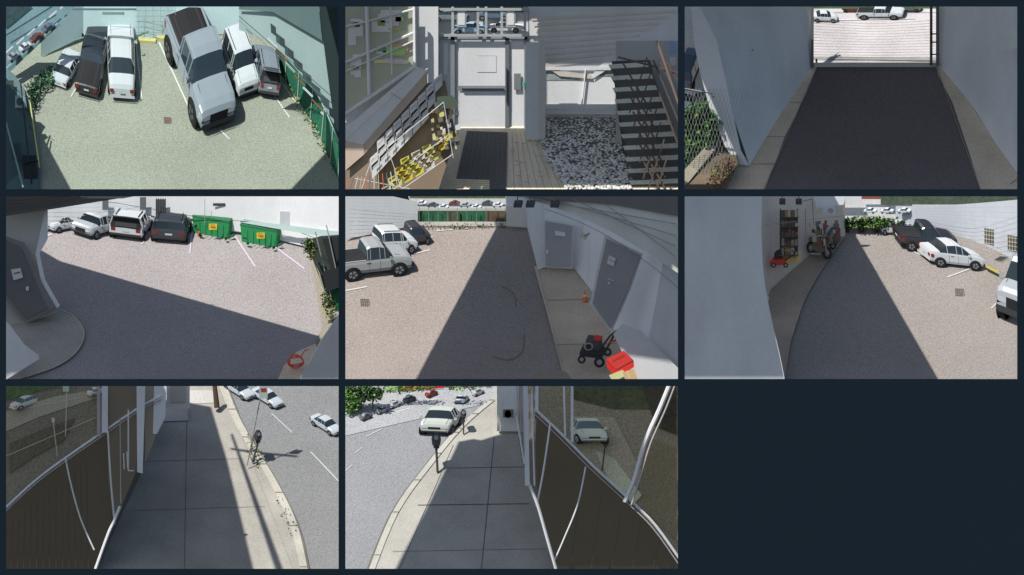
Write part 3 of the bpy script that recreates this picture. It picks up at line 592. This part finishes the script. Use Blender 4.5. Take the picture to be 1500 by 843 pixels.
def cell6():
    c=c6
    g=B(c,'asphalt_parking_lot'); g.poly([(1100,324),(1500,324),(1500,562),(1100,562)],M(168,157,148,'s','asphalt')); g.done()
    s=B(c,'street'); s.poly([(1225,280,330),(1500,280,330),(1500,340,330),(1225,340,330)],M(220,224,226,'w','conc'),-.1); s.rect(1262,280,1330,292,330,M(140,80,70,'w'),-.05); s.rect(1290,288,1500,300,330,M(80,90,76,'w','leaf'),-.04)
    s.rect(1228,280,1262,300,330,M(236,238,240,'w'),-.03); s.done()
    for x in (1275,1300,1325): car(c,'reflected_car','sedan',(x,312,330),(18,0),(3,-3),(0,-7),(200,204,210),'w')
    w=B(c,'concrete_block_wall'); w.strip(cr([(1312,322,322),(1360,338,332),(1430,366,350),(1500,412,384)]),cr([(1312,302,322),(1360,302,332),(1430,298,350),(1500,292,384)]),M(176,178,184,'w'),.05)
    for i in range(12):
        w.line((1340,306+i*3,330),(1500,303+i*9,384),.4,M(158,160,166,'w'),.12)
    for x,y in ((1442,334),(1476,344)):
        w.poly([(x,y,366),(x+14,y+3,366),(x+14,y+27,366),(x,y+23,366)],M(100,92,74,'w'),.3)
        for i in range(3): w.line((x+3+i*4,y+1,366),(x+3+i*4,y+25,366),1,M(190,186,176,'w'),.34); 
        for i in range(4): w.line((x,y+4+i*6,366),(x+14,y+6+i*6,366),1,M(190,186,176,'w'),.35)
    w.done()
    lv=[M(60,90,44,'w','leaf'),M(110,140,70,'w','leaf'),M(36,56,30,'w','leaf')]
    B(c,'hedge').leaves([(1234,324),(1255,319),(1300,321),(1325,326),(1318,334),(1262,333),(1236,332)],334,900,2.8,lv,.12).done()
    for x in (1240,1262,1284):
        B(c,'potted_plant').abox((x,339),(8,0),(0,5),(0,-6),M(90,74,62,'s'),flare=1.15).leaves([(x-5,322),(x+5,320),(x+5,333),(x-5,333)],339,100,2.6,lv,.08).done()
    car(c,'reflected_car','sedan',(1312,341),(-34,-2),(10,-8),(0,-17),(222,224,226))
    car(c,'dark_pickup_truck','pickup',(1356,361),(84,6),(-14,-18),(0,-33),(54,52,54),wheel=.09)
    car(c,'white_sedan_car','sedan',(1394,386),(80,8),(-20,-16),(0,-32),(230,230,230),wheel=.092)
    car(c,'silver_pickup_truck','pickup',(1512,466),(-44,34),(66,26),(0,-84),(190,192,196),wheel=.12)
    y=B(c,'yellow_parking_stop'); y.poly([(1444,388,396),(1472,402,410),(1472,406,410),(1444,392,396)],M(230,210,96,'s','plain'),.06,.06); y.done()
    l=B(c,'parking_line'); lm=M(226,220,212,'s','plain'); l.line((1388,406),(1436,388),1.8,lm); l.line((1452,452),(1490,414),2.2,lm); l.line((1330,364),(1348,374),1.4,lm); l.done()
    drain(c,(1405,428),6,(110,100,94))
    b=B(c,'white_building'); 
    b.strip([(1106,480,480),(1130,424,424),(1180,380,380),(1212,356,356),(1238,346,346)],[(1106,280,480),(1130,280,424),(1180,280,380),(1212,280,356),(1238,280,346)],M(112,110,113,'k'),.02,sh=True)
    b.poly([(1190,280,375),(1240,280,375),(1236,300,375),(1196,306,375)],M(160,160,164,'k'),.1)
    b.line((1180,306,400),(1180,372,400),1.2,M(84,82,86,'k'),.1); b.line((1120,330,460),(1238,316,460),.7,M(84,82,86,'k'),.1)
    b.done()
    b=B(c,'white_corner_wall'); b.poly([(995,280,560)]+cr([(1116,280,560),(1115,340,560),(1118,400,560),(1128,460,560),(1142,520,560),(1150,562,560)],4)+[(995,562,560)],M(144,144,148,'k'),.3,.06,sh=True)
    b.path(cr([(1116,286,560),(1115,340,560),(1118,400,560),(1128,460,560),(1142,520,560),(1149,556,560)],4),.6,M(170,170,174,'k'),.34)
    b.disc((1125,437,560),1.4,4,M(100,100,104,'k'),.38)
    b.done()
    k=B(c,'concrete_walkway'); k.poly([(1210,350),(1238,346),(1205,392),(1178,440),(1158,500),(1148,562),(1100,562),(1100,450),(1130,424),(1180,380)],M(88,82,78,'h','conc'),.05)
    k.path(cr([(1236,347),(1205,392),(1178,440),(1158,500),(1149,556)]),.5,M(104,98,92,'h','conc'),.07); k.done()
    r=B(c,'storage_shelf_rack'); mt=M(40,38,40,'k','metal'); R=428
    for x in (1143,1168): r.tube((x,306,R),(x,376,R),1,mt,.1)
    random.seed(5)
    r.rect(1144,308,1168,374,R,M(56,54,56,'k'),.08)
    for j in range(5):
        yy=318+j*14; r.rect(1142,yy,1170,yy+1.5,R,mt,.2,.05)
        for i in range(5):
            hh=4+random.random()*6; x0=1144+i*5+random.random(); r.poly([(x0,yy,R),(x0,yy-hh,R),(x0+2,yy-hh-1.5,R),(x0+4,yy-hh,R),(x0+4,yy,R)],M(*random.choice([(60,58,56),(66,50,48),(80,76,72),(104,98,90),(44,50,58),(88,76,62),(50,48,48)]),'k'),.19,.03)
    r.done()
    x=B(c,'cardboard_box'); x.abox((1160,386,R),(20,-3),(6,-6),(0,-12),M(140,100,74,'k'),lift=.1); x.abox((1152,376,R),(16,-3),(6,-6),(0,-12),M(124,98,76,'k'),lift=.1); x.done()
    x=B(c,'red_lawn_mower'); rd=M(150,40,36,'h','plain'); bk=M(28,28,30,'h','plain'); x.abox((1142,388,432),(22,-3),(6,-8),(0,-7),rd,h0=(0,-3),lift=.1); x.abox((1142,384,432),(12,-2),(4,-5),(0,-8),bk,h0=(0,-8),lift=.12)
    for dx in (-9,9): x.disc((1142+dx,389,434),3.6,3.6,bk,.2,12,.04); x.disc((1142+dx,389,434),1.6,1.6,M(110,110,110,'h'),.22)
    x.path([(1150,382,434),(1164,372,434),(1160,366,434)],1,bk,.25); x.done()
    moto(c,(1200,378),34); moto(c,(1193,366),28); moto(c,(1212,364),24)
    t=B(c,'trash_bin'); t.abox((1222,360),(14,0),(4,-8),(0,-22),M(66,58,54,'h'),top=M(44,42,42,'h')); t.done()
    t=B(c,'stacked_supplies')
    for i in range(34):
        X=1182+random.random()*44; Y=322+random.random()*32; t.rect(X,Y,X+2+random.random()*4,Y+4+random.random()*6,385,M(*random.choice([(50,50,52),(100,96,90),(80,68,58),(80,50,46),(64,68,74),(40,40,42),(60,56,54)]),'k'),.1+.004*i,.02)
    t.done()
    u=B(c,'air_conditioner_unit'); u.rect(1205,303,1224,315,380,M(160,160,162,'k'),.3,.1); u.disc((1217,309,380),4,4,M(90,90,94,'k'),.42); u.path([(1172,296,400),(1190,292,400),(1192,330,400)],.6,M(70,70,74,'k'),.3); u.done()
    for X in (1146,1170): B(c,'security_camera').abox((X,298,440),(9,0),(0,4),(0,-5),M(36,36,40,'k'),lift=.4).tube((X,293,440),(X,288,440),.8,M(60,60,64,'k'),.4).done()
    shade(c,[(1236,330),(1246,340),(1376,566),(1100,566),(1100,330)])
def meter(c,p,h,lean=0,lit='s'):
    b=B(c,'reflected_meter',True); m=M(84,86,88,lit,'metal'); x,y=p
    b.tube(p,(x+lean,y-h*.62,y),h*.032,m,.05,8); b.tube((x+lean,y-h*.6,y),(x+lean,y-h*.72,y),h*.07,m,.05,8,h*.09)
    b.poly(cr([(x+lean-h*.10,y-h*.68,y),(x+lean-h*.12,y-h*.85,y),(x+lean-h*.06,y-h*.98,y),(x+lean,y-h*1.0,y),(x+lean+h*.06,y-h*.98,y),(x+lean+h*.12,y-h*.85,y),(x+lean+h*.10,y-h*.68,y)],3),m,.1,.12)
    b.disc((x+lean,y-h*.87,y),h*.06,h*.06,M(170,176,180,lit,'glass'),.115); b.done()
def ga(pts,g): return [(p[0],p[1],g) for p in pts]
def cell7():
    c=c7
    g=B(c,'road'); g.poly([(250,560),(500,560),(500,840),(250,840)],M(150,148,146,'s','asphalt')); g.done()
    sw=B(c,'sidewalk'); edge=cr([(330,560),(350,610),(378,660),(408,710),(436,770),(452,840)])
    sw.poly([(236,560)]+edge+[(120,840),(160,770)],M(190,182,170,'s','conc'),.02)
    for p,q,w_ in (((274,600),(270,840),.8),((214,676),(348,672),.4),((196,748),(388,742),.4)): sw.line(p,q,w_,M(120,115,110,'s'),.03)
    sw.line((345,615),(432,840),.6,M(160,152,142,'s'),.03)
    sw.done()
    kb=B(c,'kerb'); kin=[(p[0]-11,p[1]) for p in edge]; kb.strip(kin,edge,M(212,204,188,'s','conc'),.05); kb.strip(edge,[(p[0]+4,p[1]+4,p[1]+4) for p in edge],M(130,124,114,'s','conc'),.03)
    for i in range(0,len(edge)-1,4): kb.line((kin[i][0],kin[i][1]),edge[i],.7,M(130,124,114,'s'),.06)
    kb.done()
    B(c,'weeds').leaves([(362,636),(370,634),(384,676),(378,684),(368,670)],None,120,2.2,[M(120,140,80,'s','leaf'),M(170,160,120,'s','leaf')],.04).done()
    B(c,'litter').leaves([(395,710),(412,715),(440,780),(425,790)],None,36,2.4,[M(220,216,206,'s'),M(90,90,88,'s')],.02).done()
    l=B(c,'lane_marking'); lm=M(215,215,215,'s','plain'); l.line((455,662),(496,705),1.6,lm); l.line((398,606),(428,634),1.3,lm); l.line((350,570),(372,586),1.2,lm); l.done()
    for x,y in ((478,628),(350,576),(392,588)): car(c,'silver_sedan_car','sedan',(x,y),(36,22),(14,-6),(0,-15),(210,216,220))
    b=B(c,'grey_floor_mat'); b.poly([(240,598),(276,598),(276,616),(236,618)],M(92,94,98,'h','conc'),.05); b.poly([(276,572),(314,572),(318,590),(276,592)],M(216,210,200,'s','conc'),.03); b.done()
    p=B(c,'street_tree_trunk'); p.tube((318,598),(314,562,598),4.4,M(110,84,66,'s','wood'),.1,8,3.4); p.done()
    q=B(c,'reflected_sign'); q.tube((362,682),(386,560,682),.8,M(150,150,150,'s','metal'),.1); q.rect(380,566,392,584,682,M(200,206,200,'s'),.14,.02); q.rect(382,569,390,574,682,M(180,60,50,'s'),.145); q.done()
    meter(c,(370,678),48,8)
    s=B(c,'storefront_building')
    base=cr([(228,622,622),(208,690,690),(170,772,772),(140,845,845)],4)
    n=len(base); top=[(240-(i/(n-1))*90,556,b_[2]) for i,b_ in enumerate(base)]
    s.strip(base,top,M(50,49,50,'k','glass'),.02,sh=True)
    s.poly([(0,556,848),(150,556,848),(160,690,848),(164,770,848),(140,846,848),(0,846,848)],M(27,27,28,'k','glass'),0,sh=True)
    U=849
    s.poly(ga([(0,560),(146,560),(150,632),(90,672),(0,750)],U),M(74,72,68,'k','asphalt'),.02)  # flat tinted panels paint the street's reflection onto the glass
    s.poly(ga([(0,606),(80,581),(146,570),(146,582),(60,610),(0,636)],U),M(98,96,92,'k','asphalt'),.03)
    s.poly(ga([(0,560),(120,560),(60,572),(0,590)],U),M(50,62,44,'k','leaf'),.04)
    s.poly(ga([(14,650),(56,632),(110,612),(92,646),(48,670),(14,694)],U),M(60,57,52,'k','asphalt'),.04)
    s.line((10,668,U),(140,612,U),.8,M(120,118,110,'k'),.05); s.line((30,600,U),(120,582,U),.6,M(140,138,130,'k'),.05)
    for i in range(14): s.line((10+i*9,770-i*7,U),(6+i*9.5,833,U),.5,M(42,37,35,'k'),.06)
    fr=M(150,148,158,'k','metal'); fd=M(90,89,97,'k','metal'); F=852
    A1=cr(ga([(0,752),(50,706),(92,674),(150,634),(200,600),(236,580)],F),4)
    s.path(A1,1.9,fr,.1); s.path([(a[0],a[1]+5,a[2]) for a in A1],.9,fd,.12)
    s.rect(142,556,147,640,F,fd,.14,.02); s.rect(149,556,158,634,F,fr,.16,.02)
    s.path(cr(ga([(96,672),(104,710),(118,760),(138,806)],F)),1.3,fr,.12)
    s.poly(ga([(200,566),(213,563),(209,694),(201,692)],F),M(164,164,173,'k'),.2,.02)
    s.poly(ga([(158,556),(200,556),(200,690),(178,742),(166,766),(158,700)],F),M(46,45,46,'k','glass'),.08)
    s.poly(ga([(213,556),(244,556),(242,612),(228,640),(212,680)],F),M(66,65,67,'k','glass'),.07)
    s.poly(ga([(226,560),(244,560),(242,612),(230,636),(224,636)],F),M(160,160,168,'k'),.1,.03)
    s.path(cr(ga([(140,834),(158,784),(166,766),(176,742)],F)),2.4,fr,.2); s.path(cr(ga([(168,768),(162,700),(158,632)],F)),1.4,fr,.18); s.path(ga([(188,600),(188,690),(196,690)],F),1.1,fr,.2); s.path(ga([(176,612),(177,738)],F),.9,fd,.18)
    s.tube((181,664,F),(182,688,F),.9,M(190,190,194,'k','metal'),.25); s.tube((186,662,F),(187,686,F),.9,M(190,190,194,'k','metal'),.25)
    s.rect(244,556,278,598,615,M(108,110,118,'k'),.1,.02,sh=True); s.rect(250,560,272,590,615,M(80,84,90,'k','glass'),.12)
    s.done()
    car(c,'reflected_car','sedan',(40,594,851),(44,-16),(10,3),(0,-14),(116,116,116),'k')  # car model set on the glass to imitate a reflection
    car(c,'reflected_car','sedan',(140,578,851),(20,-6),(8,3),(0,-10),(116,116,116),'k')  # second car standing in for a reflection in the window
    q=B(c,'reflected_meter'); q.tube((84,668,851),(78,618,851),.9,M(100,100,100,'k'),.1); q.disc((78,616,851),2.6,4.4,M(110,110,112,'k'),.1,10,.02); q.done()  # meter shape on the glass, part of the imitated street reflection
    q=B(c,'reflected_sign'); q.tube((96,640,851),(98,568,851),.7,M(110,110,108,'k'),.1); q.rect(92,566,101,574,851,M(100,116,108,'k'),.12); q.done()  # sign shape on the glass, also imitating the reflected street
    shade(c,[(250,590),(306,600),(330,680),(370,845),(-40,845),(-40,590)])
    shade(c,[(334,640),(338,640),(414,845),(402,845)]); shade(c,[(334,660),(364,664),(432,670),(432,673),(364,668),(334,663)])
def cell8():
    c=c8
    g=B(c,'road'); g.poly([(500,560),(760,560),(730,600),(640,700),(540,845),(500,845)],M(164,162,163,'s','asphalt')); g.poly([(500,574),(740,560),(740,585),(500,640)],M(190,188,188,'s','asphalt'),.01); g.done()
    sw=B(c,'sidewalk'); edge=cr([(716,586),(672,624),(628,676),(575,750),(536,845)])
    sw.poly([(760,560),(728,576)]+edge+[(900,845),(800,780),(770,700),(755,600)],M(196,189,177,'s','conc'),.03)
    for p,q,w_ in (((724,640),(704,845),.9),((650,686),(770,684),.6),((612,740),(775,738),.9),((664,652),(580,845),.6),((575,808),(800,804),.4)): sw.line(p,q,w_,M(100,96,92,'s'),.04)
    sw.done()
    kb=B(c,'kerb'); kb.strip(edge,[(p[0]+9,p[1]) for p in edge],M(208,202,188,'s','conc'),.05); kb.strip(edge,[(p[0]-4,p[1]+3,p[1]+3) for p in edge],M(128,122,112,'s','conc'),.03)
    for i in range(0,len(edge),3): kb.line(edge[i],(edge[i][0]+9,edge[i][1]),.7,M(120,114,106,'s'),.06)
    kb.done()
    l=B(c,'lane_marking'); lm=M(222,222,222,'s','plain')
    for p,q in (((506,690),(516,681)),((536,640),(560,628)),((520,664),(530,656)),((572,606),(600,598)),((600,592),(640,584)),((506,606),(560,594))): l.line(p,q,1.1,lm)
    l.done()
    lv=[M(84,116,60,'w','leaf'),M(120,158,80,'w','leaf'),M(44,68,38,'w','leaf')]
    s=B(c,'shopping_strip_building'); s.poly([(500,540,596),(760,540,566),(760,572,566),(640,578,575),(500,612,596)],M(206,204,200,'w'),-.1); s.poly([(560,566,580),(650,564,575),(650,569,575),(560,573,580)],M(186,50,44,'w'),-.04); s.poly([(650,560,575),(728,560,570),(728,572,570),(650,574,570)],M(140,104,94,'w'),-.04)
    for i in range(10): s.rect(566+i*16,574,574+i*16,580,575,M(80,84,88,'w','glass'),-.02)
    for i in range(5): s.rect(656+i*14,563,664+i*14,568,572,M(90,90,92,'w','glass'),-.02)
    s.done()
    B(c,'roadside_trees').leaves([(504,566),(540,566),(562,572),(558,584),(536,586),(522,602),(504,606)],596,1500,2.6,lv,.2).leaves([(560,566),(640,566),(630,571),(570,575)],590,400,2.2,lv,.1).leaves([(650,566),(700,566),(696,571),(660,572)],590,140,2.0,lv,.1).tube((520,612,597),(522,596,597),1.2,M(80,64,50,'w','wood'),.1).tube((546,600,597),(546,584,597),1.1,M(80,64,50,'w','wood'),.1).done()
    for x,y,cl in ((578,596,(216,216,216)),(600,588,(90,96,104)),(676,589,(222,224,224)),(560,604,(200,200,204)),(632,580,(160,60,50)),(700,578,(210,210,210)),(536,614,(110,116,124))): car(c,'white_sedan_car' if x==676 else 'reflected_car','sedan',(x,y),(-8,7) if x==676 else (14,-6),(16,1) if x==676 else (6,3),(0,-9),cl)
    car(c,'white_sedan_car','sedan',(646,630),(-20,20),(45,2),(0,-32),(224,226,212),wheel=.16)
    meter(c,(641,692),58,-2); meter(c,(679,636),36,0)
    s=B(c,'storefront_building'); fr=M(156,155,164,'k','metal'); fd=M(90,89,97,'k','metal')
    s.poly([(728,560,632),(760,556,632),(760,632,632),(730,632,632)],M(176,172,170,'k'),.1,.05,sh=True); s.rect(728,560,732,632,632,M(140,130,120,'k'),.14); s.disc((744,607,632),5,6,M(40,40,42,'k'),.3,10,.05); s.rect(737,600,752,612,632,M(60,58,58,'k'),.3,.05)
    base=cr([(756,622,622),(766,680,680),(778,716,716),(800,780,780),(816,845,845)],4); n=len(base); top=[(756+(i/(n-1))*60,556,p[2]) for i,p in enumerate(base)]
    s.strip(base,top,M(52,50,50,'k','glass'),.02,sh=True)
    s.poly([(816,845,848),(796,770,848),(786,716,848),(784,640,848),(790,556,848),(1000,556,848),(1000,845,848)],M(31,30,29,'k','glass'),0,sh=True)
    U=849; F=852
    s.poly(ga([(790,560),(1000,560),(1000,826),(930,742),(872,690),(820,636),(790,610)],U),M(84,80,73,'k','asphalt'),.02)  # window reflection of the street, painted as flat tinted panels
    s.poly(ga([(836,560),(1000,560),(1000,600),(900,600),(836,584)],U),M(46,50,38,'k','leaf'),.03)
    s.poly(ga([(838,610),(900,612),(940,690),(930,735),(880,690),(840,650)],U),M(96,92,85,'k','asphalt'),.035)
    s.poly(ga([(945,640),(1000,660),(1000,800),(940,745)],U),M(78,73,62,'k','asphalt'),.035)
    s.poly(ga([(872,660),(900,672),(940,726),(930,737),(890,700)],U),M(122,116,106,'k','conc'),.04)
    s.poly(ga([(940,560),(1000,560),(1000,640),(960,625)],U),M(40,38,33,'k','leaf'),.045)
    A1=cr(ga([(784,600),(820,634),(870,684),(925,735),(960,770),(1000,826)],F),4); s.path(A1,2.1,fr,.3); s.path([(a[0]-3,a[1]+5,a[2]) for a in A1],1.0,fd,.33)
    s.path(cr(ga([(984,556),(966,600),(944,650),(930,700),(915,736)],F)),3.4,fr,.35); s.path(cr(ga([(992,556),(975,600),(953,650),(938,700),(925,740)],F)),1.4,fd,.38)
    s.rect(836,556,840,648,F,fr,.33,.02); s.path(ga([(826,560),(828,640)],F),1.5,fr,.33)
    s.rect(784,562,789,604,F,fr,.3,.02); s.poly(ga([(766,562),(773,562),(776,712),(769,712)],F),M(164,164,172,'k'),.3,.02)
    s.path(ga([(779,572),(783,712)],F),1.2,fr,.3); s.path(cr(ga([(806,622),(796,690),(786,742)],F)),1.5,fr,.33); s.path(cr(ga([(858,684),(846,740),(826,790),(812,822)],F)),1.3,fr,.33)
    s.path(cr(ga([(776,712),(788,742),(800,784),(816,840)],F)),2.4,fr,.4); s.path(ga([(757,610),(768,680)],F),1.2,fr,.3)
    for i in range(3): s.path(ga([(757+i*4,566),(760+i*4,640+i*12)],F),.7,fd,.3)
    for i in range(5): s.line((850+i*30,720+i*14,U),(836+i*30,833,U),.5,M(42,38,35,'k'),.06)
    s.done()
    car(c,'reflected_car','sedan',(860,644,852),(22,18),(42,0),(0,-30),(126,124,112),'k',wheel=.16)  # modelled car on the window plane, imitates the reflected car
    q=B(c,'reflected_meter'); q.tube((882,690,852),(886,656,852),1.2,M(44,42,40,'k'),.1); q.disc((887,650,852),3.4,6.4,M(40,38,37,'k'),.1,10,.02); q.done()  # dark meter shape on the window, imitates a reflection
    shade(c,[(690,648),(668,652),(628,736),(572,845),(1000,845),(1000,640),(760,632),(700,650)])
for f in (cell1,cell2,cell3,cell4,cell5,cell6,cell7,cell8): f()
cv=[];cf=[]
for z,lp in SL:
    o=len(cv); fl=[p for l in lp for p in l]; cv+=[(p[0],p[1],z) for p in fl]
    for t in tess(lp): cf.append([i+o for i in t])
me=bpy.data.meshes.new('shade_slabs'); me.from_pydata(cv,[],cf); me.materials.append(M(120,120,120,'s','conc')); ob=bpy.data.objects.new('shade_slabs',me); sc.collection.objects.link(ob)  # unseen slabs added above the cells, cut to cast the wanted shadows
pw=bpy.data.meshes.new('display_wall'); pw.from_pydata([(-30,44,-16),(30,44,-16),(30,44,16),(-30,44,16)],[],[[0,1,2,3]])
mm=bpy.data.materials.new('navy_panel'); mm.use_nodes=True; bs=mm.node_tree.nodes['Principled BSDF']
bs.inputs['Base Color'].default_value=(lin(26)/.75,lin(36)/.75,lin(46)/.78,1); bs.inputs['Roughness'].default_value=1; bs.inputs['Specular IOR Level'].default_value=0
pw.materials.append(mm); po=bpy.data.objects.new('display_wall',pw); sc.collection.objects.link(po)
W=bpy.data.worlds.new('World'); sc.world=W; W.use_nodes=True; nt=W.node_tree
sk=nt.nodes.new('ShaderNodeTexSky'); sk.sky_type='NISHITA'; sk.sun_disc=False
sk.sun_elevation=math.asin(S.z); sk.sun_rotation=math.atan2(S.x,S.y)
bg=nt.nodes['Background']; bg.inputs['Strength'].default_value=.095; nt.links.new(sk.outputs[0],bg.inputs['Color'])
sl=bpy.data.lights.new('sun','SUN'); sl.energy=5; sl.angle=math.radians(.3); sl.color=(1,.97,.92)
so=bpy.data.objects.new('sun',sl); sc.collection.objects.link(so); so.rotation_euler=S.to_track_quat('Z','Y').to_euler()
cd=bpy.data.cameras.new('camera'); cd.type='ORTHO'; cd.ortho_scale=15.0; cd.clip_end=500
co=bpy.data.objects.new('camera',cd); sc.collection.objects.link(co); co.location=(0,-30,0); co.rotation_euler=(math.radians(90),0,0); sc.camera=co
sc.view_settings.view_transform='Standard'; sc.view_settings.look='None'; sc.view_settings.exposure=0
